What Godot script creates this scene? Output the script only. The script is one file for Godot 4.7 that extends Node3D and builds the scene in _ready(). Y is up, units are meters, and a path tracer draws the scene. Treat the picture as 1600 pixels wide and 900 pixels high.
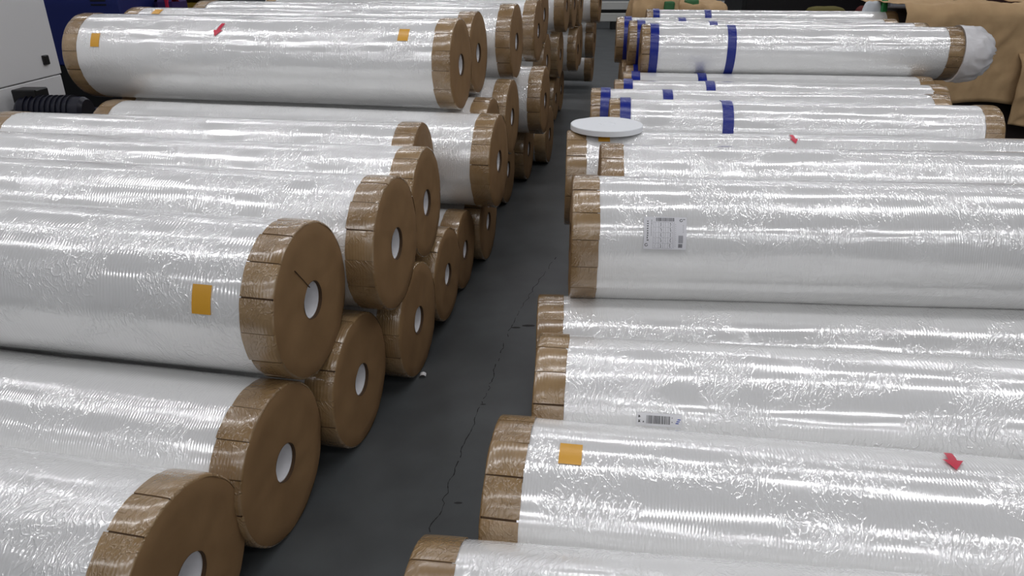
extends Node3D
# A warehouse aisle between two stacks of wrapped film rolls with cardboard end caps.

const CAP_R := 0.198          # cap radius of the common roll
const FILM_R := 0.1935
const CAP_W := 0.08           # width of the folded rim
const TABS := 15
const BLUE_R := 0.145

var M := {}
var used := {}
var meshes := {}
var rng := RandomNumberGenerator.new()


# ------------------------------------------------------------------ helpers
func numbered(called: String) -> String:
	var n: int = used.get(called, 0)
	used[called] = n + 1
	return called if n == 0 else "%s_%03d" % [called, n]


func tag(o: Node3D, label: String, category: String, group := "", kind := "") -> void:
	if label:
		o.set_meta("label", label)
	if category:
		o.set_meta("category", category)
	if group:
		o.set_meta("group", group)
	if kind:
		o.set_meta("kind", kind)


func thing(called: String, label: String, category: String, at := Vector3.ZERO, turn := 0.0, group := "") -> Node3D:
	var o := Node3D.new()
	o.name = numbered(called)
	add_child(o)
	o.position = at
	o.rotation.y = turn
	tag(o, label, category, group)
	return o


func put(called: String, mesh: Mesh, material: Material, parent: Node3D, at := Vector3.ZERO) -> MeshInstance3D:
	var o := MeshInstance3D.new()
	o.name = called
	o.mesh = mesh
	o.material_override = material
	o.cast_shadow = GeometryInstance3D.SHADOW_CASTING_SETTING_ON
	parent.add_child(o, true)
	o.position = at
	return o


func structure(called: String, mesh: Mesh, material: Material, at := Vector3.ZERO) -> MeshInstance3D:
	var o := put(called, mesh, material, self, at)
	o.set_meta("kind", "structure")
	return o


func begin() -> SurfaceTool:
	var st := SurfaceTool.new()
	st.begin(Mesh.PRIMITIVE_TRIANGLES)
	return st


func done(st: SurfaceTool) -> ArrayMesh:
	st.generate_normals()
	st.index()
	return st.commit()


# corners run counter-clockwise seen from outside
func quad(st: SurfaceTool, a: Vector3, b: Vector3, c: Vector3, d: Vector3, ua := Vector2.ZERO, ub := Vector2.ZERO, uc := Vector2.ZERO, ud := Vector2.ZERO) -> void:
	for k in [[a, ua], [c, uc], [b, ub], [a, ua], [d, ud], [c, uc]]:
		st.set_uv(k[1])
		st.add_vertex(k[0])


func add_box(st: SurfaceTool, lo: Vector3, hi: Vector3, ch := 0.004) -> void:
	# a box with chamfered edges
	var c := (lo + hi) / 2
	var h := (hi - lo) / 2
	ch = minf(ch, minf(h.x, minf(h.y, h.z)) * 0.45)
	st.set_smooth_group(-1)
	var ax := [Vector3.RIGHT, Vector3.UP, Vector3.BACK]
	for i in 3:
		for s in [-1.0, 1.0]:
			var n: Vector3 = ax[i] * s
			var u: Vector3 = ax[(i + 1) % 3]
			var v: Vector3 = ax[(i + 2) % 3] * s
			var hu: float = h[(i + 1) % 3] - ch
			var hv: float = h[(i + 2) % 3] - ch
			var o: Vector3 = c + n * h[i]
			quad(st, o - u * hu - v * hv, o + u * hu - v * hv, o + u * hu + v * hv, o - u * hu + v * hv)
	for i in 3:
		for su in [-1.0, 1.0]:
			for sv in [-1.0, 1.0]:
				var u: Vector3 = ax[(i + 1) % 3] * su
				var v: Vector3 = ax[(i + 2) % 3] * sv
				var l: Vector3 = ax[i] * (h[i] - ch)
				var hu: float = h[(i + 1) % 3]
				var hv: float = h[(i + 2) % 3]
				var p := c + u * hu + v * (hv - ch)
				var q := c + u * (hu - ch) + v * hv
				if su * sv > 0:
					quad(st, p - l, q - l, q + l, p + l)
					# winding is settled below by the sign
				else:
					quad(st, p - l, p + l, q + l, q - l)


func box(lo: Vector3, hi: Vector3, ch := 0.004) -> ArrayMesh:
	var st := begin()
	add_box(st, lo, hi, ch)
	return done(st)


# surface of revolution about the x axis; profile of Vector2(x, r) running so that the outside lies to its left
func lathe(profile: Array, segs := 64, smooth := true) -> ArrayMesh:
	var st := begin()
	for k in profile.size() - 1:
		st.set_smooth_group(k if smooth else -1)
		for i in segs:
			var a := TAU * i / segs
			var b := TAU * (i + 1) / segs
			var p: Vector2 = profile[k]
			var q: Vector2 = profile[k + 1]
			var f := func(w: Vector2, t: float) -> Vector3: return Vector3(w.x, w.y * cos(t), w.y * sin(t))
			quad(st, f.call(p, a), f.call(p, b), f.call(q, b), f.call(q, a), Vector2(p.x / 2.0, a / TAU), Vector2(p.x / 2.0, b / TAU), Vector2(q.x / 2.0, b / TAU), Vector2(q.x / 2.0, a / TAU))
	return done(st)


func tube_between(st: SurfaceTool, a: Vector3, b: Vector3, r: float, segs := 10) -> void:
	var d := (b - a).normalized()
	var u := d.cross(Vector3.UP if absf(d.y) < 0.9 else Vector3.RIGHT).normalized()
	var v := d.cross(u)
	for i in segs:
		var p := (u * cos(TAU * i / segs) + v * sin(TAU * i / segs)) * r
		var q := (u * cos(TAU * (i + 1) / segs) + v * sin(TAU * (i + 1) / segs)) * r
		st.set_smooth_group(1)
		quad(st, a + p, a + q, b + q, b + p)
		st.set_smooth_group(-1)
		quad(st, a, a + q, a + p, a)
		quad(st, b, b + p, b + q, b)


func mat(color: Color, rough := 0.6, metal := 0.0, spec := 0.5) -> StandardMaterial3D:
	var m := StandardMaterial3D.new()
	m.albedo_color = color
	m.roughness = rough
	m.metallic = metal
	m.metallic_specular = spec
	return m


func noise(freq: float, sd: int, octaves := 1) -> FastNoiseLite:
	var n := FastNoiseLite.new()
	n.noise_type = FastNoiseLite.TYPE_SIMPLEX_SMOOTH
	n.seed = sd
	n.frequency = freq
	n.fractal_type = FastNoiseLite.FRACTAL_FBM if octaves > 1 else FastNoiseLite.FRACTAL_NONE
	n.fractal_octaves = octaves
	return n


func noise_texture(freq: float, sd: int, octaves: int, lo: Color, hi: Color, size := 512) -> NoiseTexture2D:
	var t := NoiseTexture2D.new()
	t.width = size
	t.height = size
	t.seamless = true
	t.noise = noise(freq, sd, octaves)
	var g := Gradient.new()
	g.set_color(0, lo)
	g.set_color(1, hi)
	t.color_ramp = g
	return t


# Relief of the stretch wrap: crinkled patches, slack folds and fine ripples over one whole roll (2 m along u, one turn along v).
func wrap_relief(sd: int, crinkle: float, ripple: float, pitch: float) -> ImageTexture:
	var w := 2048
	var h := 1280
	var patch := noise(7.0, sd)
	var ridge := noise(46.0, sd + 1)
	var fine := noise(105.0, sd + 2)
	var bend := noise(9.0, sd + 3)
	var data := PackedFloat32Array()
	data.resize(w * h)
	var r := 0.193
	var n := 0
	for j in h:
		var a := TAU * j / h
		var cy := cos(a) * r
		var cz := sin(a) * r
		for i in w:
			var x := 2.0 * i / w
			var m := clampf(patch.get_noise_3d(x * 0.8, cy * 1.4, cz * 1.4) * 1.8 + 0.6, 0.0, 1.0)
			var wv := bend.get_noise_3d(x, cy, cz)
			var rg := 1.0 - absf(ridge.get_noise_3d(x + wv * 0.04, cy * 0.5 + x * 0.4, cz * 0.5 - x * 0.4)) * 5.0
			var fg := 1.0 - absf(fine.get_noise_3d(x + wv * 0.02, cy * 0.5 + x * 0.45, cz * 0.5 - x * 0.45)) * 3.6
			rg = maxf(rg, 0.0)
			fg = maxf(fg, 0.0)
			data[n] = crinkle * m * (rg * 0.5 + fg * fg * 0.42) + wv * 0.10 + ripple * sin(TAU * x / pitch + wv * 4.0) * (0.4 + 0.6 * (1.0 - m))
			n += 1
	return ImageTexture.create_from_image(Image.create_from_data(w, h, false, Image.FORMAT_RF, data.to_byte_array()))


# ------------------------------------------------------------------ scene
func _ready() -> void:
	rng.seed = 7
	camera_and_light()
	materials()
	room()
	stack_of_discs()
	stack_beside_label()
	blue_taped_rolls()
	foam_disc()
	machine_corner()
	far_end()
	kraft_pile()
	floor_marks()


func camera_and_light() -> void:
	var cam := Camera3D.new()
	cam.name = "camera"
	cam.fov = 43.75
	cam.position = Vector3(0, 1.296, 0)
	cam.rotation_degrees = Vector3(-24.31, 0, 0)
	cam.near = 0.05
	cam.far = 100.0
	add_child(cam)
	cam.make_current()
	var we := WorldEnvironment.new()
	we.name = "environment"
	var e := Environment.new()
	e.background_mode = Environment.BG_COLOR
	e.background_color = Color(0, 0, 0)
	e.tonemap_mode = Environment.TONE_MAPPER_LINEAR
	e.tonemap_exposure = 1.0
	e.sdfgi_enabled = true
	e.ssao_enabled = true
	e.ssil_enabled = true
	we.environment = e
	add_child(we)
	# rows of fluorescent fittings under the roof, running the way the rolls lie
	var housing := box(Vector3(-0.62, 0.0, -0.09), Vector3(0.62, 0.07, 0.09), 0.008)
	var tubes := begin()
	for z in [-0.045, 0.045]:
		tube_between(tubes, Vector3(-0.6, -0.02, z), Vector3(0.6, -0.02, z), 0.016, 12)
	var tube_mesh := done(tubes)
	var white := mat(Color(0.85, 0.85, 0.85), 0.4)
	var glow := mat(Color(0.95, 0.96, 1.0), 0.4)
	glow.emission_enabled = true
	glow.emission = Color(0.95, 0.97, 1.0)
	glow.emission_energy_multiplier = 3.0
	for z in [-16.0, -12.8, -9.6, -6.4, -3.2, -1.5, 1.7, 3.8, 5.8]:
		for x in [-4.6, -2.9, -1.2, 0.5, 2.2, 3.9, 5.6]:
			var t := thing("ceiling_light", "twin-tube fluorescent ceiling light in a row under the roof", "light", Vector3(x, 3.95, z), 0.0, "ceiling lights")
			put("housing", housing, white, t)
			put("tube_pair", tube_mesh, glow, t)
			var l := AreaLight3D.new()
			l.name = "tube_light"
			l.area_size = Vector2(1.2, 0.05)
			l.light_energy = 1.05
			l.light_color = Color(0.995, 0.99, 1.0)
			l.area_range = 30.0
			l.area_attenuation = 2.0
			l.shadow_enabled = true
			l.rotation.x = -PI / 2
			l.position = Vector3(0, -0.045, 0)
			t.add_child(l)


func materials() -> void:
	var relief := wrap_relief(11, 1.0, 0.085, 0.0085)
	var tight := wrap_relief(47, 0.6, 0.12, 0.0068)
	for k in 2:
		var m := mat(Color(0.94, 0.94, 0.935), 0.13, 0.24, 0.6)
		m.heightmap_enabled = true
		m.heightmap_texture = [relief, tight][k]
		m.heightmap_scale = 0.17
		m.clearcoat_enabled = true
		m.clearcoat = 0.4
		m.clearcoat_roughness = 0.13
		M["film" + str(k)] = m
	var brown := [Color(0.60, 0.485, 0.33), Color(0.57, 0.455, 0.305), Color(0.625, 0.51, 0.355)]
	for k in 3:
		var m := mat(Color.WHITE, 0.22, 0.0, 0.7)
		var c: Color = brown[k]
		m.albedo_texture = noise_texture(0.05, 60 + k, 4, c.darkened(0.10), c.lightened(0.06))
		m.heightmap_enabled = true
		m.heightmap_texture = relief
		m.heightmap_scale = 0.22
		m.clearcoat_enabled = true
		m.clearcoat = 0.7
		m.clearcoat_roughness = 0.14
		M["tab" + str(k)] = m
	var face := mat(Color.WHITE, 0.72, 0.0, 0.35)
	face.albedo_texture = noise_texture(0.008, 71, 5, Color(0.515, 0.405, 0.28), Color(0.565, 0.45, 0.315))
	face.uv1_triplanar = true
	face.uv1_scale = Vector3(1.6, 1.6, 1.6)
	M.face = face
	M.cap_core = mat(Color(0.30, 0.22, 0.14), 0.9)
	M.core = mat(Color(0.93, 0.93, 0.94), 0.55)
	M.orange = mat(Color(0.85, 0.63, 0.2), 0.3)
	M.blue = mat(Color(0.02, 0.12, 0.50), 0.28, 0.0, 0.55)
	M.blue.heightmap_enabled = true
	M.blue.heightmap_texture = relief
	M.blue.heightmap_scale = 0.12
	M.red = mat(Color(0.80, 0.16, 0.27), 0.4)
	M.paper = mat(Color(0.9, 0.9, 0.9), 0.5)
	M.foam = mat(Color(0.9, 0.91, 0.92), 0.6)
	M.navy = mat(Color(0.045, 0.055, 0.13), 0.4)
	M.black = mat(Color(0.05, 0.05, 0.055), 0.45)
	M.kraft = mat(Color.WHITE, 0.75, 0.0, 0.35)
	M.kraft.albedo_texture = noise_texture(0.01, 81, 5, Color(0.70, 0.58, 0.43), Color(0.77, 0.65, 0.49))
	M.kraft.uv1_triplanar = true
	M.kraft.uv1_scale = Vector3(1.2, 1.2, 1.2)


func room() -> void:
	var concrete := mat(Color.WHITE, 0.38, 0.0, 0.42)
	concrete.albedo_texture = noise_texture(0.006, 5, 6, Color(0.27, 0.28, 0.285), Color(0.335, 0.35, 0.355), 1024)
	concrete.uv1_triplanar = true
	concrete.uv1_world_triplanar = true
	concrete.uv1_scale = Vector3(0.5, 0.5, 0.5)
	structure("floor", box(Vector3(-6.2, -0.2, -19.2), Vector3(8.2, 0, 7.2), 0.001), concrete)
	var plaster := mat(Color(0.55, 0.56, 0.57), 0.8)
	var sheet := mat(Color(0.40, 0.42, 0.45), 0.7)
	structure("ceiling", box(Vector3(-6.2, 4.3, -19.2), Vector3(8.2, 4.5, 7.2), 0.001), sheet)
	structure("wall_left", box(Vector3(-6.2, 0, -19.2), Vector3(-6.0, 4.3, 7.2), 0.001), plaster)
	structure("wall_right", box(Vector3(8.0, 0, -19.2), Vector3(8.2, 4.3, 7.2), 0.001), plaster)
	structure("wall_back", box(Vector3(-6.0, 0, -19.2), Vector3(8.0, 4.3, -19.0), 0.001), plaster)
	structure("wall_front", box(Vector3(-6.0, 0, 7.0), Vector3(8.0, 4.3, 7.2), 0.001), plaster)


# ------------------------------------------------------------------ a roll
func film_mesh(r: float, length: float, sd: int) -> ArrayMesh:
	var key := "film_%.3f_%.2f_%d" % [r, length, sd]
	if meshes.has(key):
		return meshes[key]
	var st := begin()
	st.set_smooth_group(1)
	var sag := noise(2.2, 300 + sd)
	var nx := 36
	var na := 96
	var at := func(i: int, j: int) -> Vector3:
		var x := 0.074 + (length - 0.148) * i / nx
		var a := TAU * (j % na) / na
		var q := r + 0.0016 * sag.get_noise_3d(x * 0.6, cos(a), sin(a)) + 0.0006 * sag.get_noise_3d(x * 3.0 + 40.0, cos(a) * 3.0, sin(a) * 3.0)
		return Vector3(-x, q * cos(a), q * sin(a))
	var shift := 0.137 * sd
	for i in nx:
		for j in na:
			var u0 := (0.074 + (length - 0.148) * i / nx) / 2.0
			var u1 := (0.074 + (length - 0.148) * (i + 1) / nx) / 2.0
			var v0 := float(j) / na + shift
			var v1 := float(j + 1) / na + shift
			quad(st, at.call(i, j), at.call(i + 1, j), at.call(i + 1, j + 1), at.call(i, j + 1), Vector2(u0, v0), Vector2(u1, v0), Vector2(u1, v1), Vector2(u0, v1))
	meshes[key] = done(st)
	return meshes[key]


func tab_mesh(r: float, sd: int) -> ArrayMesh:
	# one flap of the cap folded down over the rim: a thin curved plate, its front edge rounded over to the disc
	var key := "tab_%.3f_%d" % [r, sd]
	if meshes.has(key):
		return meshes[key]
	var g := RandomNumberGenerator.new()
	g.seed = 900 + sd
	var st := begin()
	st.set_smooth_group(1)
	var span := TAU / TABS
	var gap := (0.0016 + 0.0016 * g.randf()) / r
	var a0 := gap / 2
	var a1 := span - gap / 2
	var lift := g.randf_range(-0.0012, 0.0008)
	var tilt := g.randf_range(-0.0012, 0.0012)
	var skew := g.randf_range(-0.008, 0.008)
	var back := CAP_W + g.randf_range(-0.0015, 0.0015)
	var prof := [Vector2(0.0, -0.006), Vector2(0.0012, -0.0026), Vector2(0.0045, -0.0004), Vector2(0.03, 0.0002), Vector2(back * 0.75, 0.0003 + lift * 0.5), Vector2(back, 0.0002 + lift)]
	var arcs := 6
	var at := func(k: int, j: int, inner: bool) -> Vector3:
		var p: Vector2 = prof[k]
		var t := float(j) / arcs
		var a: float = lerpf(a0, a1, t) + skew * p.x / 0.08 * 0.6
		var q: float = r + p.y + tilt * (t - 0.5) * p.x / 0.08 - 0.0012 * pow(absf(t - 0.5) * 2.0, 3.0)
		if inner:
			q -= 0.0018
		var x := -p.x - (0.0008 * sin(t * 5.0 + sd) if k == prof.size() - 1 else 0.0)
		return Vector3(x, q * cos(a), q * sin(a))
	var uv := func(k: int, j: int) -> Vector2: return Vector2((prof[k] as Vector2).x / 2.0 + 0.11 * sd, (span * j / arcs) / TAU + 0.23 * sd)
	for k in prof.size() - 1:
		for j in arcs:
			quad(st, at.call(k, j, false), at.call(k + 1, j, false), at.call(k + 1, j + 1, false), at.call(k, j + 1, false), uv.call(k, j), uv.call(k + 1, j), uv.call(k + 1, j + 1), uv.call(k, j + 1))
	st.set_smooth_group(-1)
	for k in prof.size() - 1:
		quad(st, at.call(k, 0, true), at.call(k + 1, 0, true), at.call(k + 1, 0, false), at.call(k, 0, false))
		quad(st, at.call(k + 1, arcs, true), at.call(k, arcs, true), at.call(k, arcs, false), at.call(k + 1, arcs, false))
	for j in arcs:
		var k := prof.size() - 1
		quad(st, at.call(k, j, true), at.call(k, j + 1, true), at.call(k, j + 1, false), at.call(k, j, false))
	meshes[key] = done(st)
	return meshes[key]


func face_mesh(r: float, hole: float, sd: int) -> ArrayMesh:
	# cardboard disc with a round hole, a little uneven
	var key := "face_%.3f_%d" % [r, sd]
	if meshes.has(key):
		return meshes[key]
	var st := begin()
	var wob := noise(3.0, 500 + sd)
	var rings := [hole, 0.06, 0.085, 0.12, 0.155, r - 0.008, r - 0.0035]
	if r < 0.16:
		rings = [hole, 0.055, 0.07, 0.10, r - 0.008, r - 0.0035]
	var segs := 60
	var at := func(k: int, j: int) -> Vector3:
		var a := TAU * (j % segs) / segs
		var q: float = rings[k]
		var x := 0.0018 * wob.get_noise_2d(q * 4.0 * cos(a), q * 4.0 * sin(a))
		if k == rings.size() - 1:
			x -= 0.003
		return Vector3(x, q * cos(a), q * sin(a))
	for k in rings.size() - 1:
		st.set_smooth_group(1 if k > 0 else 2)
		for j in segs:
			quad(st, at.call(k, j), at.call(k + 1, j), at.call(k + 1, j + 1), at.call(k, j + 1))
	meshes[key] = done(st)
	return meshes[key]


func hole_mesh(hole: float) -> ArrayMesh:
	var key := "hole_%.4f" % hole
	if not meshes.has(key):
		meshes[key] = lathe([Vector2(0.0006, hole + 0.0012), Vector2(0.0, hole), Vector2(-0.0085, hole)], 48)
	return meshes[key]


func drum_mesh(r: float) -> ArrayMesh:
	var key := "drum_%.3f" % r
	if not meshes.has(key):
		meshes[key] = lathe([Vector2(-CAP_W * 0.985, r - 0.0026), Vector2(-0.004, r - 0.0026)], 48)
	return meshes[key]


func core_mesh(length: float, r_in := 0.0445, r_out := 0.0474) -> ArrayMesh:
	var key := "core_%.2f_%.3f" % [length, r_in]
	if not meshes.has(key):
		meshes[key] = lathe([Vector2(-0.0085, r_in), Vector2(-length + 0.0085, r_in), Vector2(-length + 0.0085, r_out), Vector2(-0.0085, r_out), Vector2(-0.0085, r_in)], 40)
	return meshes[key]


var cap_protos := {}

func add_cap(roll: Node3D, r: float, axis: float, length: float, far: bool, spin: float, sd: int, detailed: bool) -> Node3D:
	var hole := 0.0475 if r > 0.16 else 0.04
	var cap := put("end_cap", face_mesh(r, hole, sd % 3), M.face, roll, Vector3(-length if far else 0.0, axis, 0))
	cap.rotation = Vector3(spin, PI if far else 0.0, 0)
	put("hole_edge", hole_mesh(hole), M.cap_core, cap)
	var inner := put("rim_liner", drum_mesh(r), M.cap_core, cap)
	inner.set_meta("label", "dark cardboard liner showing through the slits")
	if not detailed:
		return cap
	for k in TABS:
		var v := rng.randi() % 6
		var t := put("rim_flap", tab_mesh(r, v), M["tab" + str(rng.randi() % 3)], cap)
		t.rotation.x = TAU * k / TABS + rng.randf_range(-0.008, 0.008)
	return cap


# at: centre of the cap face at the aisle; side +1 the roll runs away to -x, -1 to +x
func film_roll(at: Vector3, r: float, degrees: float, side: int, length: float, label: String, group: String, film := 0, kind := CAP_R) -> Node3D:
	var th := deg_to_rad(degrees)
	var roll := thing("film_roll", label, "film roll", Vector3(at.x, at.y - r, at.z), -th if side > 0 else PI - th, group)
	var s := r / kind
	roll.scale = Vector3(1, s, s)
	var sd := rng.randi() % 5
	var body := put("film", film_mesh(kind - 0.003, length, sd), M["film" + str(film)], roll, Vector3(0, kind, 0))
	body.rotation.x = rng.randf() * TAU
	if kind > 0.16:
		put("core_tube", core_mesh(length), M.core, roll, Vector3(0, kind, 0))
	else:
		put("core_tube", core_mesh(length, 0.037, 0.0398), M.core, roll, Vector3(0, kind, 0))
	add_cap(roll, kind, kind, length, false, rng.randf() * TAU, rng.randi(), true)
	add_cap(roll, kind, kind, length, true, rng.randf() * TAU, rng.randi(), true)
	return roll


# a bent sheet on the film: x0..x1 metres from the aisle end, angles in degrees from the top towards the camera
func sheet_mesh(kind: float, side: int, x0: float, x1: float, a0: float, a1: float, lift := 0.0012) -> ArrayMesh:
	var st := begin()
	var n := 10
	var r := kind - 0.003 + 0.0016
	var p := func(x: float, a: float, q: float) -> Vector3: return Vector3(-x, kind + q * cos(deg_to_rad(a)), q * sin(deg_to_rad(a)) * side)
	for i in n:
		var t0 := float(i) / n
		var t1 := float(i + 1) / n
		var b0 := lerpf(a0, a1, t0)
		var b1 := lerpf(a0, a1, t1)
		var c := [p.call(x0, b0, r + lift), p.call(x0, b1, r + lift), p.call(x1, b1, r + lift), p.call(x1, b0, r + lift)]
		var d := [p.call(x0, b0, r - 0.001), p.call(x0, b1, r - 0.001), p.call(x1, b1, r - 0.001), p.call(x1, b0, r - 0.001)]
		var u := [Vector2(0, t0), Vector2(0, t1), Vector2(1, t1), Vector2(1, t0)]
		st.set_smooth_group(1)
		if side < 0:
			quad(st, c[0], c[1], c[2], c[3], u[0], u[1], u[2], u[3])
		else:
			quad(st, c[3], c[2], c[1], c[0], u[3], u[2], u[1], u[0])
		st.set_smooth_group(-1)
		if side < 0:
			quad(st, d[0], d[1], c[1], c[0]); quad(st, c[3], c[2], d[2], d[3])
		else:
			quad(st, c[0], c[1], d[1], d[0]); quad(st, d[3], d[2], c[2], c[3])
	return done(st)


func patch(roll: Node3D, kind: float, side: int, x: float, a: float, w: float, h: float) -> void:
	var half := rad_to_deg(h / 2 / kind)
	var o := put("tape_patch", sheet_mesh(kind, side, x - w / 2, x + w / 2, a - half, a + half), M.orange, roll)
	o.set_meta("label", "orange adhesive tape patch")


func arrow(roll: Node3D, kind: float, side: int, x: float, a: float, w: float, h: float, lean := 0.0) -> void:
	var half := rad_to_deg(h / 2 / kind)
	var r := kind - 0.003 + 0.0036
	var st := begin()
	st.set_smooth_group(1)
	var wide := func(t: float) -> float: return 0.2 if t < 0.549 else 0.5 * (1.0 - t) / 0.45
	var p := func(u: float, t: float) -> Vector3:
		var b := deg_to_rad(a + (t * 2.0 - 1.0) * half)
		return Vector3(-x - w * (u + lean * (0.5 - t)), kind + r * cos(b), r * sin(b) * side)
	var n := 20
	for k in n:
		var t0 := float(k) / n
		var t1 := float(k + 1) / n
		var a0: float = wide.call(t0)
		var a1: float = wide.call(t1 - 0.0001 if t1 > 0.55 else t0)
		var c := [p.call(-a0, t0), p.call(-a1, t1), p.call(a1, t1), p.call(a0, t0)]
		if side > 0:
			c.reverse()
		quad(st, c[0], c[1], c[2], c[3])
	var o := put("arrow_sticker", done(st), M.red, roll)
	o.set_meta("label", "small red arrow sticker")


func tape_band(roll: Node3D, kind: float, x0: float, x1: float, called := "tape_band") -> void:
	var r := kind - 0.003 + 0.003
	if x0 < CAP_W:
		r = kind + 0.0045
	var key := "band_%.3f_%.3f_%.3f" % [kind, x0, x1]
	if not meshes.has(key):
		meshes[key] = lathe([Vector2(-x1, r - 0.004), Vector2(-x1, r), Vector2(-x0, r), Vector2(-x0, r - 0.004)], 64)
	var o := put(called, meshes[key], M.blue, roll, Vector3(0, kind, 0))
	o.set_meta("label", "band of glossy blue tape")


const ORD := ["first", "second", "third", "fourth", "fifth", "sixth", "seventh", "eighth", "ninth", "tenth", "eleventh", "twelfth", "thirteenth", "fourteenth"]

func stack_of_discs() -> void:
	var floor_layer := [
		[-0.630, 0.198, -1.053, 0.198], [-0.546, 0.198, -1.405, 0.198], [-0.435, 0.198, -1.786, 0.198], [-0.315, 0.198, -2.170, 0.198],
		[-0.246, 0.206, -2.540, 0.183], [-0.200, 0.172, -2.890, 0.172], [-0.111, 0.183, -3.230, 0.183], [-0.020, 0.198, -4.119, 0.198],
		[0.111, 0.198, -4.626, 0.198], [0.267, 0.198, -5.068, 0.198], [0.396, 0.2, -6.572, 0.198], [0.472, 0.2, -7.040, 0.198], [0.930, 0.245, -8.600, 0.198]]
	var middle := [
		[-0.492, 0.538, -1.606, 0.198], [-0.338, 0.547, -1.975, 0.198], [-0.289, 0.555, -2.345, 0.188], [-0.341, 0.572, -2.710, 0.180],
		[-0.055, 0.519, -3.050, 0.200], [-0.093, 0.534, -3.460, 0.185], [0.003, 0.540, -3.922, 0.198], [0.201, 0.546, -4.406, 0.198],
		[0.271, 0.617, -5.750, 0.198], [0.422, 0.582, -6.500, 0.198], [0.614, 0.572, -7.000, 0.198], [0.672, 0.573, -7.400, 0.198], [0.862, 0.588, -7.900, 0.198]]
	var top := [
		[-0.228, 0.882, -3.360, 0.198], [-0.167, 0.889, -3.760, 0.198], [0.027, 0.903, -4.190, 0.198], [0.177, 0.893, -5.030, 0.198],
		[0.234, 0.964, -5.500, 0.198], [0.436, 0.994, -6.100, 0.198], [0.533, 0.987, -6.550, 0.198], [0.628, 0.971, -7.000, 0.198], [0.870, 0.955, -7.600, 0.198]]
	var group := "film rolls of the tall stack with holed disc caps"
	var turned := {1: 10.3, 2: 9.0, 3: 7.5}
	for i in floor_layer.size():
		var d: Array = floor_layer[i]
		film_roll(Vector3(d[0], d[1], d[2]), d[3], 11.1, 1, 2.0, "film roll on the floor under the disc-capped stack, %s from its low end" % ORD[i], group, 1 if i in [1, 5] else 0)
	for i in middle.size():
		var d: Array = middle[i]
		var label := "film roll in the middle layer of the disc-capped stack, %s from its low end" % ORD[i]
		if i == 0:
			label = "film roll with an orange tape patch and a slit in its cardboard disc"
		var o := film_roll(Vector3(d[0], d[1], d[2]), d[3], turned.get(i, 11.1), 1, {3: 1.74, 4: 1.86}.get(i, 1.9), label, group)
		if i == 0:
			patch(o, CAP_R, 1, 0.175, 69.0, 0.046, 0.068)
			var slit := put("disc_slit", box(Vector3(-0.001, -0.001, -0.0008), Vector3(0.0022, 0.090, 0.0008), 0.0002), M.cap_core, o, Vector3(0, CAP_R + 0.040, 0.012))
			slit.rotation.x = 0.72
			slit.set_meta("label", "thin dark slit in the disc")
	for i in top.size():
		var d: Array = top[i]
		var label := "film roll on top of the disc-capped stack, %s from the red-arrow roll" % ORD[i - 1]
		if i == 0:
			label = "top film roll with red arrow sticker and two orange tape patches"
		var o := film_roll(Vector3(d[0], d[1], d[2]), d[3], 11.1, 1, 1.89, label, group)
		if i == 0:
			patch(o, CAP_R, 1, 1.713, 62.0, 0.044, 0.065)
			patch(o, CAP_R, 1, 0.216, 46.0, 0.046, 0.062)
			arrow(o, CAP_R, 1, 1.093, 43.0, 0.045, 0.075, -0.5)
		elif i == 1:
			patch(o, CAP_R, 1, 1.705, 23.0, 0.044, 0.05)


func stack_beside_label() -> void:
	var group := "film rolls of the low stack along the aisle"
	film_roll(Vector3(-0.175, 0.198, -0.880), 0.198, 6.0, -1, 2.0, "film roll lying on the floor in front of the orange-patched roll with the red arrow", group, 0)
	var b := film_roll(Vector3(-0.040, 0.198, -1.262), 0.198, 8.5, -1, 2.0, "floor film roll with an orange tape patch and a red arrow sticker", group, 1)
	patch(b, CAP_R, -1, 0.168, 14.0, 0.046, 0.052)
	arrow(b, CAP_R, -1, 0.926, -13.0, 0.040, 0.085, 0.45)
	var r3 := film_roll(Vector3(0.068, 0.198, -1.655), 0.198, 6.5, -1, 2.0, "floor film roll with a small barcode sticker low on its side", group, 0)
	var strip := put("barcode_sticker", sheet_mesh(CAP_R, -1, 0.255, 0.362, 57.0, 66.0), barcode_material(), r3)
	strip.set_meta("label", "narrow white sticker with a black barcode")
	film_roll(Vector3(0.080, 0.174, -2.015), 0.174, 3.5, -1, 2.0, "thin film roll on the floor right under the roll with the printed label", group, 0)
	var r4 := film_roll(Vector3(0.186, 0.503, -2.150), 0.198, 3.8, -1, 2.0, "upper film roll with a large white printed label", group, 1)
	var lab := put("printed_label", sheet_mesh(CAP_R, -1, 0.208, 0.330, 51.0, 78.5), label_material(), r4)
	lab.set_meta("label", "white label with a barcode and a table of print")
	film_roll(Vector3(0.318, 0.512, -2.555), 0.196, 5.2, -1, 2.0, "upper film roll between the printed-label roll and the one under the foam disc", group, 0)
	var r5 := film_roll(Vector3(0.227, 0.470, -2.960), 0.198, 4.5, -1, 2.0, "film roll with the white foam disc lying on its end", group, 0)
	patch(r5, CAP_R, -1, 0.150, 19.0, 0.046, 0.05)
	arrow(r5, CAP_R, -1, 0.900, 12.0, 0.034, 0.085, 0.0)
	film_roll(Vector3(0.30, 0.198, -2.42), 0.198, 3.5, -1, 2.0, "film roll hidden low in the stack under the foam-disc rolls", group, 0)
	film_roll(Vector3(0.32, 0.198, -2.83), 0.198, 3.5, -1, 2.0, "film roll hidden low in the stack under the foam-disc rolls", group, 0)


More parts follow.
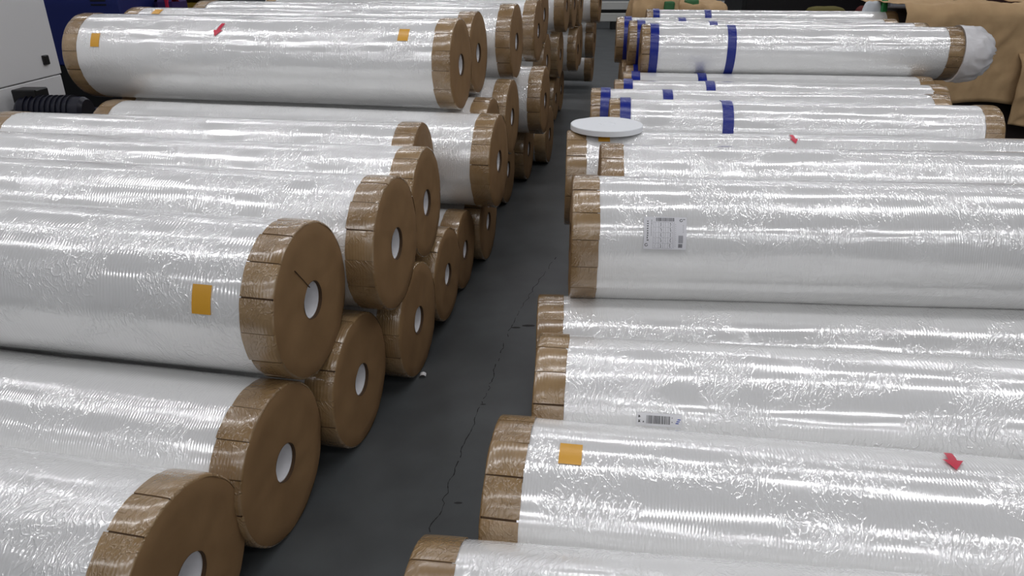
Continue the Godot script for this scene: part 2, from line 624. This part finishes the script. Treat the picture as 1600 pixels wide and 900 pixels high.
func blue_taped_rolls() -> void:
	var group := "thin film rolls with blue tape bands"
	var deg := 6.5
	var rows := [
		[0.454, 0.582, -3.40, "thin blue-taped film roll, lower row, right behind the foam disc", 0.528],
		[0.399, 0.582, -3.70, "thin blue-taped film roll, lower row, second behind the foam disc, sticking out furthest", 0.376],
		[0.555, 0.582, -4.00, "thin blue-taped film roll, lower row, third behind the foam disc", 0.502],
		[0.643, 0.582, -4.30, "thin blue-taped film roll, lower row, fourth behind the foam disc", 0.444],
		[0.700, 0.582, -4.60, "", 0.46], [0.72, 0.582, -4.90, "", 0.46], [0.75, 0.582, -5.20, "", 0.46], [0.95, 0.582, -5.78, "", 0.46], [0.98, 0.582, -6.08, "", 0.46],
		[0.758, 0.832, -4.45, "thin blue-taped film roll, upper row, its other end sealed in a plastic bag", 0.505],
		[0.729, 0.832, -4.745, "thin blue-taped film roll, upper row, second, against the bagged roll", 0.506],
		[0.691, 0.834, -5.040, "thin blue-taped film roll, upper row, third, beyond the bagged roll", 0.419],
		[1.038, 0.833, -5.930, "thin blue-taped film roll, upper row, farthest from the bagged roll, next to sacks", 0.458]]
	for d in rows:
		var hid: bool = d[3] == ""
		var o := film_roll(Vector3(d[0], d[1], d[2]), BLUE_R, deg, -1, 1.83 if d[0] > 1.0 else 1.75 if d[1] > 0.7 else 1.69, d[3] if not hid else "thin blue-taped film roll buried under the bagged row", group, 1, BLUE_R)
		tape_band(o, BLUE_R, 0.048, 0.096)
		tape_band(o, BLUE_R, d[4] - 0.024, d[4] + 0.024)
	# the layer beneath, and the timbers it lies on
	for k in 6:
		film_roll(Vector3(0.62 + 0.02 * k, 0.331, -3.55 - 0.3 * k), BLUE_R, deg, -1, 1.7, "thin film roll in the hidden bottom layer of the blue-taped stack", group, 1, BLUE_R)
	for x in [0.95, 1.55, 2.1]:
		var t := thing("timber_bearer", "wooden bearer under the blue-taped film rolls", "timber", Vector3(x, 0, -4.3), 0.0, "timbers under the blue-taped rolls")
		put("beam", box(Vector3(-0.05, 0, -1.0), Vector3(0.05, 0.184, 1.0), 0.006), M.face, t)
	end_bag(Vector3(0.758, 0.832, -4.45), deg)


func end_bag(at: Vector3, degrees: float) -> void:
	# clear plastic bag gathered over the far end of the roll
	var th := deg_to_rad(degrees)
	var o := thing("plastic_bag", "crumpled milky plastic bag pulled over the end of a film roll", "bag", at + Vector3(cos(th), 0, sin(th)) * 1.752, -th)
	var st := begin()
	st.set_smooth_group(1)
	var n := noise(9.0, 77, 2)
	var segs := 48
	var rows := 16
	var p := func(i: int, j: int) -> Vector3:
		var t := float(i) / rows
		var a := TAU * (j % segs) / segs
		var q := 0.154 * sqrt(maxf(0.0, 1.0 - pow(t, 2.6)))
		var x := 0.21 * t - 0.004
		var c := 0.014 * n.get_noise_3d(x * 1.3, cos(a) * 0.35, sin(a) * 0.35) * minf(1.0, t * 5.0)
		return Vector3(x + c, (q + c) * cos(a), (q + c) * sin(a))
	for i in rows:
		for j in segs:
			quad(st, p.call(i, j), p.call(i, j + 1), p.call(i + 1, j + 1), p.call(i + 1, j))
	var m := mat(Color(0.95, 0.95, 0.96, 0.7), 0.3)
	m.transparency = BaseMaterial3D.TRANSPARENCY_ALPHA
	put("bag_film", done(st), m, o)


func ink_rect(im: Image, x: int, y: int, w: int, h: int, c := Color(0.12, 0.12, 0.13)) -> void:
	im.fill_rect(Rect2i(x, y, w, h), c)


func glyph(im: Image, g: RandomNumberGenerator, x: int, y: int, s: int, c := Color(0.06, 0.06, 0.07)) -> void:
	# a dense printed character, too small to read
	for k in 4:
		if g.randf() < 0.5:
			ink_rect(im, x, y + g.randi() % s, s, maxi(1, s / 6), c)
		else:
			ink_rect(im, x + g.randi() % s, y, maxi(1, s / 6), s, c)
	ink_rect(im, x + s / 4, y + s / 4, s / 2, s / 2, c)


func bars(im: Image, g: RandomNumberGenerator, x: int, y: int, w: int, h: int) -> void:
	var at := x
	while at < x + w:
		var b := 1 + g.randi() % 4
		ink_rect(im, at, y, b, h)
		at += b + 1 + g.randi() % 4


func ring(im: Image, cx: int, cy: int, r: int, t: int) -> void:
	for y in range(-r, r + 1):
		for x in range(-r, r + 1):
			var q := sqrt(x * x + y * y)
			if q <= r and q >= r - t and not (x > 0 and y < 0 and y > -r / 2):
				im.set_pixel(cx + x, cy + y, Color(0.15, 0.15, 0.16))


func label_material() -> StandardMaterial3D:
	# the label is stuck on sideways: its heading runs up the edge next to the roll's end
	var im := Image.create(512, 416, false, Image.FORMAT_RGB8)
	im.fill(Color(0.86, 0.86, 0.875))
	var g := RandomNumberGenerator.new()
	g.seed = 5
	ring(im, 32, 360, 20, 7)
	for k in 9:
		glyph(im, g, 34, 300 - 30 * k - 10, 20)
	for k in 11:
		glyph(im, g, 84, 238 - 13 * k, 9)
	for k in 3:
		glyph(im, g, 86, 84 - 22 * k, 13)
	bars(im, g, 146, 10, 220, 46)
	var cols := [112, 178, 232, 290, 345]
	var rows := [66, 132, 200, 266, 336, 400]
	var line := Color(0.33, 0.33, 0.35)
	for x in cols:
		ink_rect(im, x, 66, 2, 334, line)
	for y in rows:
		ink_rect(im, 112, y, 233, 2, line)
	for a in 4:
		for b in 5:
			for k in 3:
				glyph(im, g, cols[a] + 18 + (g.randi() % 8), rows[b] + 10 + 17 * k, 8 if a % 2 == 0 else 12, Color(0.25, 0.25, 0.27) if a % 2 == 0 else Color(0.05, 0.05, 0.06))
	ink_rect(im, 362, 64, 2, 336, line)
	for k in 12:
		glyph(im, g, 376, 90 + 25 * k, 8, Color(0.4, 0.4, 0.42))
	ring(im, 446, 42, 19, 7)
	ink_rect(im, 468, 24, 26, 8)
	for k in 6:
		glyph(im, g, 468, 190 - 18 * k, 9, Color(0.4, 0.4, 0.42))
	ink_rect(im, 416, 236, 56, 96, Color(0.62, 0.62, 0.64))
	ink_rect(im, 416, 342, 50, 48, Color(0.5, 0.5, 0.52))
	var m := mat(Color.WHITE, 0.3)
	m.albedo_texture = ImageTexture.create_from_image(im)
	m.texture_repeat = false
	return m


func barcode_material() -> StandardMaterial3D:
	var im := Image.create(384, 96, false, Image.FORMAT_RGB8)
	im.fill(Color(0.88, 0.88, 0.89))
	var g := RandomNumberGenerator.new()
	g.seed = 9
	for k in 2:
		glyph(im, g, 14, 18 + 36 * k, 20)
	glyph(im, g, 52, 60, 12)
	bars(im, g, 84, 18, 200, 60)
	for k in 2:
		glyph(im, g, 300, 24 + 30 * k, 10, Color(0.4, 0.4, 0.42))
	for k in 3:
		ink_rect(im, 334 + 8 * k, 62 - 14 * k, 26, 8, Color(0.2, 0.28, 0.62))
	var m := mat(Color.WHITE, 0.3)
	m.albedo_texture = ImageTexture.create_from_image(im)
	m.texture_repeat = false
	return m


func foam_disc() -> void:
	var o := thing("foam_disc", "white round foam disc lying flat on top of a film roll end", "foam disc", Vector3(0.392, 0.670, -2.985))
	var st := begin()
	var segs := 64
	var r := 0.149
	var p := func(q: float, a: float, y: float) -> Vector3:
		var k := q
		# a shallow dent in the rim
		if q > 0.1:
			k = q - 0.006 * exp(-pow((wrapf(a - 4.1, -PI, PI)) / 0.16, 2.0))
		return Vector3(k * cos(a), y, k * sin(a))
	var prof := [[0.0, 0.0], [r - 0.002, 0.0], [r, 0.002], [r, 0.021], [r - 0.002, 0.0235], [0.036, 0.0235], [0.034, 0.0220], [0.028, 0.0220], [0.026, 0.0235], [0.0, 0.0235]]
	for k in prof.size() - 1:
		st.set_smooth_group(k)
		for j in segs:
			var a := TAU * j / segs
			var b := TAU * (j + 1) / segs
			quad(st, p.call(prof[k][0], a, prof[k][1]), p.call(prof[k + 1][0], a, prof[k + 1][1]), p.call(prof[k + 1][0], b, prof[k + 1][1]), p.call(prof[k][0], b, prof[k][1]))
	put("disc_body", done(st), M.foam, o)


# ------------------------------------------------------------------ surroundings
func machine_corner() -> void:
	var white := mat(Color(0.93, 0.93, 0.93), 0.45)
	var c := thing("machine_cabinet", "white sheet-metal machine cabinet with a small black latch", "cabinet", Vector3(-2.85, 0, -4.7))
	put("upper_panel", box(Vector3(-0.8, 0.665, 0), Vector3(0, 1.85, 2.2), 0.004), white, c)
	put("lower_panel", box(Vector3(-0.8, 0.533, 0.01), Vector3(-0.002, 0.659, 2.2), 0.004), white, c)
	put("latch", box(Vector3(-0.004, 0.735, 0.115), Vector3(0.016, 0.79, 0.165), 0.004), M.black, c)
	put("plinth", box(Vector3(-0.78, 0, 0.06), Vector3(-0.05, 0.533, 2.16), 0.01), M.black, c)
	var n := thing("machine_drive", "dark navy machine drive with motor housing beside the white cabinet", "machine", Vector3(-2.6, 0, -4.0))
	put("base", box(Vector3(-0.2, 0, -0.62), Vector3(0.22, 0.47, 0.4), 0.01), M.navy, n)
	var motor := put("motor_housing", lathe([Vector2(-0.2, 0.0), Vector2(-0.2, 0.07), Vector2(-0.18, 0.085), Vector2(0.16, 0.085), Vector2(0.18, 0.07), Vector2(0.18, 0.0)], 32), M.navy, n, Vector3(0.02, 0.53, -0.12))
	for k in 9:
		put("cooling_fin", lathe([Vector2(-0.003, 0.0), Vector2(-0.003, 0.095), Vector2(0.003, 0.095), Vector2(0.003, 0.0)], 24), M.navy, motor, Vector3(-0.14 + 0.03 * k, 0, 0))
	put("terminal_box", box(Vector3(-0.20, 0.56, -0.22), Vector3(-0.06, 0.655, -0.1), 0.006), M.black, n)
	var b := thing("blue_panel_cabinet", "tall dark blue machine panel behind the white cabinet", "cabinet", Vector3(-3.06, 0, -6.0))
	var blue := mat(Color(0.09, 0.14, 0.40), 0.45)
	put("panel", box(Vector3(-1.6, 0.55, -0.8), Vector3(0, 1.9, 0), 0.01), blue, b)
	for k in 6:
		put("vent_slot", box(Vector3(-0.22, 1.0 + 0.03 * k, -0.002), Vector3(-0.10, 1.012 + 0.03 * k, 0.004), 0.001), M.navy, b)
	put("plinth", box(Vector3(-1.6, 0, -0.8), Vector3(-0.01, 0.55, -0.01), 0.004), M.black, b)
	var y := thing("yellow_guardrail", "yellow steel guardrail between blue panel and stacked film rolls", "guardrail", Vector3(-3.72, 0, -7.2))
	var yel := mat(Color(0.62, 0.52, 0.16), 0.5)
	for x in [0.0, 1.6]:
		put("post", box(Vector3(x, 0, -0.05), Vector3(x + 0.08, 1.02, 0.05), 0.006), yel, y)
	put("rail", box(Vector3(-0.2, 0.90, -0.04), Vector3(1.7, 0.97, 0.04), 0.006), yel, y)
	var w := thing("rubber_roller", "black rubber roller resting on the yellow guardrail", "roller", Vector3(-3.12, 0.97, -7.2))
	var drum := put("drum", lathe([Vector2(-0.36, 0.0), Vector2(-0.36, 0.11), Vector2(-0.34, 0.125), Vector2(0.5, 0.125), Vector2(0.52, 0.11), Vector2(0.52, 0.0)], 40), M.black, w, Vector3(0, 0.125, 0))
	put("shaft", lathe([Vector2(-0.5, 0.0), Vector2(-0.5, 0.03), Vector2(0.66, 0.03), Vector2(0.66, 0.0)], 20), mat(Color(0.5, 0.5, 0.5), 0.3, 1.0), drum)
	var cl := thing("folded_cloth", "purple cloth with a red stripe hanging near the blue panel", "cloth", Vector3(-2.96, 0.0, -6.62))
	put("cloth_body", box(Vector3(-0.08, 0.0, -0.12), Vector3(0.14, 1.055, 0.12), 0.05), mat(Color(0.20, 0.13, 0.36), 0.8), cl)
	put("stripe", box(Vector3(0.03, 0.02, -0.125), Vector3(0.065, 1.06, 0.126), 0.02), mat(Color(0.75, 0.12, 0.28), 0.8), cl)


func rumpled(lo: Vector3, hi: Vector3, amount: float, sd: int, n := 18) -> ArrayMesh:
	# a box of paper or cloth with rounded corners and crumpled faces
	var st := begin()
	st.set_smooth_group(1)
	var nz := noise(3.4, sd, 3)
	nz.fractal_type = FastNoiseLite.FRACTAL_RIDGED
	var c := (lo + hi) / 2
	var h := (hi - lo) / 2
	var f := func(v: Vector3) -> Vector3:
		var k := Vector3(v.x, v.y, v.z)
		var l := pow(pow(absf(k.x), 7.0) + pow(absf(k.y), 7.0) + pow(absf(k.z), 7.0), 1.0 / 7.0)
		k /= l
		var p := c + Vector3(k.x * h.x, k.y * h.y, k.z * h.z)
		return p + k.normalized() * amount * nz.get_noise_3dv(p)
	var ax := [Vector3.RIGHT, Vector3.UP, Vector3.BACK]
	for i in 3:
		for s in [-1.0, 1.0]:
			var o: Vector3 = ax[i] * s
			var u: Vector3 = ax[(i + 1) % 3]
			var v: Vector3 = ax[(i + 2) % 3] * s
			for a in n:
				for b in n:
					var u0 := -1.0 + 2.0 * a / n
					var u1 := -1.0 + 2.0 * (a + 1) / n
					var v0 := -1.0 + 2.0 * b / n
					var v1 := -1.0 + 2.0 * (b + 1) / n
					quad(st, f.call(o + u * u0 + v * v0), f.call(o + u * u1 + v * v0), f.call(o + u * u1 + v * v1), f.call(o + u * u0 + v * v1))
	return done(st)


func far_end() -> void:
	# low white frame far down the aisle
	var white := mat(Color(0.78, 0.78, 0.76), 0.5)
	var f := thing("bench_frame", "low white steel frame with two long rails at the far end of the aisle", "frame", Vector3(0.9, 0, -16.6))
	put("rail", box(Vector3(0, 0.16, -0.1), Vector3(6, 0.33, 0.1), 0.01), white, f)
	put("rail", box(Vector3(0, 0.40, -0.1), Vector3(6, 0.56, 0.1), 0.01), white, f)
	put("back_plate", box(Vector3(0, 0.30, -0.06), Vector3(6, 0.42, -0.02), 0.004), M.black, f)
	for x in [0.2, 1.24, 2.6, 4.0, 5.6]:
		put("leg", box(Vector3(x, 0, -0.08), Vector3(x + 0.14, 0.16, 0.08), 0.01), M.black, f)
	var d := thing("dark_machine", "black machine behind the blue-taped film rolls", "machine", Vector3(2.75, 0, -9.2))
	put("body", box(Vector3(0, 0, -0.8), Vector3(1.62, 1.5, 0), 0.02), M.black, d)
	put("front_plate", box(Vector3(0.05, 0.6, 0), Vector3(1.55, 1.45, 0.012), 0.004), mat(Color(0.09, 0.08, 0.09), 0.4), d)
	var y := thing("yellow_pad", "dull yellow pad lying before the black machine", "pad", Vector3(3.25, 0.0, -8.6))
	put("pad_body", rumpled(Vector3(0, 0.0, 0), Vector3(0.42, 0.865, 0.25), 0.01, 4, 10), mat(Color(0.40, 0.37, 0.16), 0.7), y)
	var r := thing("red_pad", "dull red pad lying beside the yellow pad", "pad", Vector3(3.82, 0.0, -8.6))
	put("pad_body", rumpled(Vector3(0, 0.0, 0), Vector3(0.25, 0.87, 0.25), 0.01, 5, 10), mat(Color(0.42, 0.17, 0.15), 0.7), r)
	var g := thing("grey_cabinet", "light grey cabinet between the black machine and the kraft paper pile", "cabinet", Vector3(4.52, 0, -9.2))
	put("body", box(Vector3(0, 0, -0.6), Vector3(0.95, 1.7, 0), 0.01), mat(Color(0.62, 0.63, 0.65), 0.5), g)
	put("door", box(Vector3(0.03, 0.05, 0), Vector3(0.92, 1.66, 0.012), 0.004), mat(Color(0.64, 0.65, 0.67), 0.5), g)
	put("handle", box(Vector3(0.8, 1.0, 0.012), Vector3(0.83, 1.15, 0.03), 0.004), M.black, g)
	# kraft sacks next to the farthest blue-taped roll
	var s := thing("kraft_sack", "crumpled brown kraft paper sack with green print beyond the blue-taped rolls", "sack", Vector3(1.14, 0, -7.3))
	put("sack_body", rumpled(Vector3(0, 0, -0.3), Vector3(0.42, 1.02, 0.2), 0.05, 21), M.kraft, s)
	put("green_print", rumpled(Vector3(0.26, 0.9, 0.14), Vector3(0.36, 0.985, 0.235), 0.01, 22, 8), mat(Color(0.20, 0.42, 0.24), 0.6), s)
	var s2 := thing("kraft_sack", "flatter brown kraft paper sack leaning on the taller green-printed sack", "sack", Vector3(1.54, 0, -7.45))
	put("sack_body", rumpled(Vector3(0, 0, -0.3), Vector3(0.50, 0.95, 0.25), 0.05, 23), M.kraft, s2)
	put("green_print", rumpled(Vector3(0.1, 0.9, 0.1), Vector3(0.22, 0.99, 0.2), 0.01, 24, 8), mat(Color(0.20, 0.42, 0.24), 0.6), s2)
	var dark := mat(Color(0.22, 0.11, 0.10), 0.7)
	var b := thing("maroon_board", "dark maroon board standing behind the kraft paper pile", "board", Vector3(4.1, 0, -7.4))
	put("board_sheet", box(Vector3(0, 0, -0.04), Vector3(2.2, 1.6, 0), 0.004), dark, b)


func kraft_pile() -> void:
	# sheets of kraft paper thrown over a low stack of boxes beside the end of the blue-taped rolls
	var c := thing("covered_crate", "dark crate under the draped kraft paper", "crate", Vector3(2.95, 0, -5.3))
	put("body", box(Vector3(0, 0, -1.0), Vector3(1.5, 0.98, -0.06), 0.02), mat(Color(0.16, 0.12, 0.10), 0.8), c)
	var o := thing("kraft_sheet", "large brown kraft paper sheet draped over a dark crate", "paper sheet", Vector3(2.95, 0, -5.3))
	drape(o, "sheet", -0.22, 0.72, 0.36, 1.02, 1.3, 31, 0.0)
	var p := thing("kraft_sheet", "smaller folded kraft paper sheet hanging at the crate corner", "paper sheet", Vector3(2.95, 0, -5.3))
	drape(p, "sheet", 0.70, 1.52, 0.30, 1.00, 1.2, 35, 0.03)
	drape(p, "fold", 0.64, 1.5, 0.22, 0.70, 0.2, 37, 0.06)
	var w := thing("white_sheet", "white plastic sheet with a green edge tucked behind the kraft paper", "plastic sheet", Vector3(2.62, 0, -5.75))
	put("sheet", rumpled(Vector3(0, 0.0, -0.02), Vector3(0.13, 1.04, 0.03), 0.02, 41, 12), mat(Color(0.8, 0.82, 0.84), 0.35), w)
	put("green_edge", rumpled(Vector3(0.13, 0.3, 0.0), Vector3(0.165, 1.06, 0.045), 0.012, 42, 10), mat(Color(0.16, 0.52, 0.28), 0.5), w)


func drape(parent: Node3D, called: String, x0: float, x1: float, y0: float, y1: float, depth: float, sd: int, out: float) -> void:
	# a sheet that runs from its hanging hem up over the front edge and back over the top, 3 mm thick
	var st := begin()
	st.set_smooth_group(1)
	var n := noise(2.6, sd, 3)
	n.fractal_type = FastNoiseLite.FRACTAL_RIDGED
	var nu := 40
	var nv := 44
	var hang := y1 - y0
	var total := hang + minf(depth, 0.8)
	var p := func(i: int, j: int, back: float) -> Vector3:
		var u := float(i) / nu
		var s := total * j / nv
		var x := lerpf(x0, x1, u) + 0.05 * (s / total) * sin(sd * 1.0)
		var y := y0 + s
		var z := 0.0
		var bend := 0.07
		if s > hang - bend:
			var t := clampf((s - hang + bend) / (bend * 1.57), 0.0, 1.0)
			y = y1 - bend + bend * sin(t * PI / 2)
			z = -bend * (1.0 - cos(t * PI / 2)) - maxf(0.0, s - hang - bend * 0.57)
		var lift := 0.03 * n.get_noise_2d(x * 0.7 + 3.0, s * 0.55) + 0.022 * sin(x * 9.0 + s * 3.0 + sd) * clampf(1.0 - s / hang, 0.0, 1.0)
		var nrm := Vector3(0, 0, 1) if s < hang else Vector3(0, 1, 0)
		if s < hang:
			y += 0.03 * sin(x * 5.0 + sd) * (1.0 - s / hang)
		return Vector3(x, y, z) + nrm * (absf(lift) + out + 0.012 - back)
	for i in nu:
		for j in nv:
			quad(st, p.call(i, j, 0), p.call(i + 1, j, 0), p.call(i + 1, j + 1, 0), p.call(i, j + 1, 0))
			quad(st, p.call(i, j, 0.003), p.call(i, j + 1, 0.003), p.call(i + 1, j + 1, 0.003), p.call(i + 1, j, 0.003))
	for i in nu:
		quad(st, p.call(i, 0, 0.003), p.call(i + 1, 0, 0.003), p.call(i + 1, 0, 0), p.call(i, 0, 0))
	for j in nv:
		quad(st, p.call(0, j, 0.003), p.call(0, j, 0), p.call(0, j + 1, 0), p.call(0, j + 1, 0.003))
		quad(st, p.call(nu, j, 0), p.call(nu, j, 0.003), p.call(nu, j + 1, 0.003), p.call(nu, j + 1, 0))
	put(called, done(st), M.kraft, parent)


func floor_marks() -> void:
	# the crack down the aisle: a thin dark broken line in the concrete
	var pts := [Vector2(672, 832), Vector2(690, 792), Vector2(702, 760), Vector2(712, 726), Vector2(726, 694), Vector2(742, 656), Vector2(752, 632), Vector2(763, 606), Vector2(770, 588), Vector2(779, 560), Vector2(788, 536), Vector2(800, 508), Vector2(812, 486), Vector2(826, 462), Vector2(838, 444), Vector2(852, 424), Vector2(868, 402)]
	var st := begin()
	var g := RandomNumberGenerator.new()
	g.seed = 3
	var line := []
	var wig := noise(0.31, 8, 2)
	for q in pts:
		line.append(on_floor(q.x, q.y))
	for k in line.size() - 1:
		for s in 6:
			var a: Vector3 = line[k].lerp(line[k + 1], s / 6.0) + Vector3(wig.get_noise_2d(k * 6.0 + s, 0), 0, 0) * 0.012
			var b: Vector3 = line[k].lerp(line[k + 1], (s + 1) / 6.0) + Vector3(wig.get_noise_2d(k * 6.0 + s + 1, 0), 0, 0) * 0.012
			var side := (b - a).cross(Vector3.UP).normalized()
			var w := g.randf_range(0.0004, 0.0018)
			var v := g.randf_range(0.0004, 0.0018)
			if g.randf() < 0.2:
				continue
			quad(st, a + side * w, b + side * v, b - side * v, a - side * w)
	var fl: Node3D = get_node("floor")
	var crack := put("crack", done(st), mat(Color(0.13, 0.13, 0.13), 0.9), fl, Vector3(0, 0.0006, 0))
	crack.set_meta("label", "thin dark crack in the concrete")
	var chip := begin()
	for q in [[806, 512, 0.02], [826, 509, 0.028], [716, 786, 0.012], [755, 632, 0.010]]:
		var c := on_floor(q[0], q[1])
		var r: float = q[2]
		for k in 7:
			var a := TAU * k / 7
			var b := TAU * (k + 1) / 7
			var pa := c + Vector3(cos(a) * r, 0, sin(a) * r * 0.35)
			var pb := c + Vector3(cos(b) * r, 0, sin(b) * r * 0.35)
			quad(chip, c, pb, pa, c)
	var spots := put("chipped_spots", done(chip), mat(Color(0.19, 0.19, 0.19), 0.9), fl, Vector3(0, 0.0005, 0))
	spots.set_meta("kind", "stuff")
	var at := on_floor(661, 588)
	var o := thing("paper_scrap", "small curled white paper scrap on the floor by a disc cap", "paper scrap", at)
	var sm := begin()
	sm.set_smooth_group(1)
	for k in 6:
		var a := 0.25 + 0.4 * k
		var b := a + 0.4
		var p := Vector3(-0.012 * cos(a), 0.012 * sin(a) - 0.002, 0)
		var q := Vector3(-0.012 * cos(b), 0.012 * sin(b) - 0.002, 0)
		quad(sm, p + Vector3(0, 0, 0.012), q + Vector3(0, 0, 0.009), q - Vector3(0, 0, 0.009), p - Vector3(0, 0, 0.012))
	put("paper", done(sm), M.paper, o, Vector3(0, 0.002, 0))


# the point of the floor that a pixel of the photograph shows
func on_floor(px: float, py: float) -> Vector3:
	var f := 1120.8
	var t := deg_to_rad(24.31)
	var x := (px - 800.0) / f
	var u := (450.0 - py) / f
	var d := Vector3(x, u * cos(t) - sin(t), -(u * sin(t) + cos(t)))
	return Vector3(0, 1.296, 0) + d * (-1.296 / d.y)
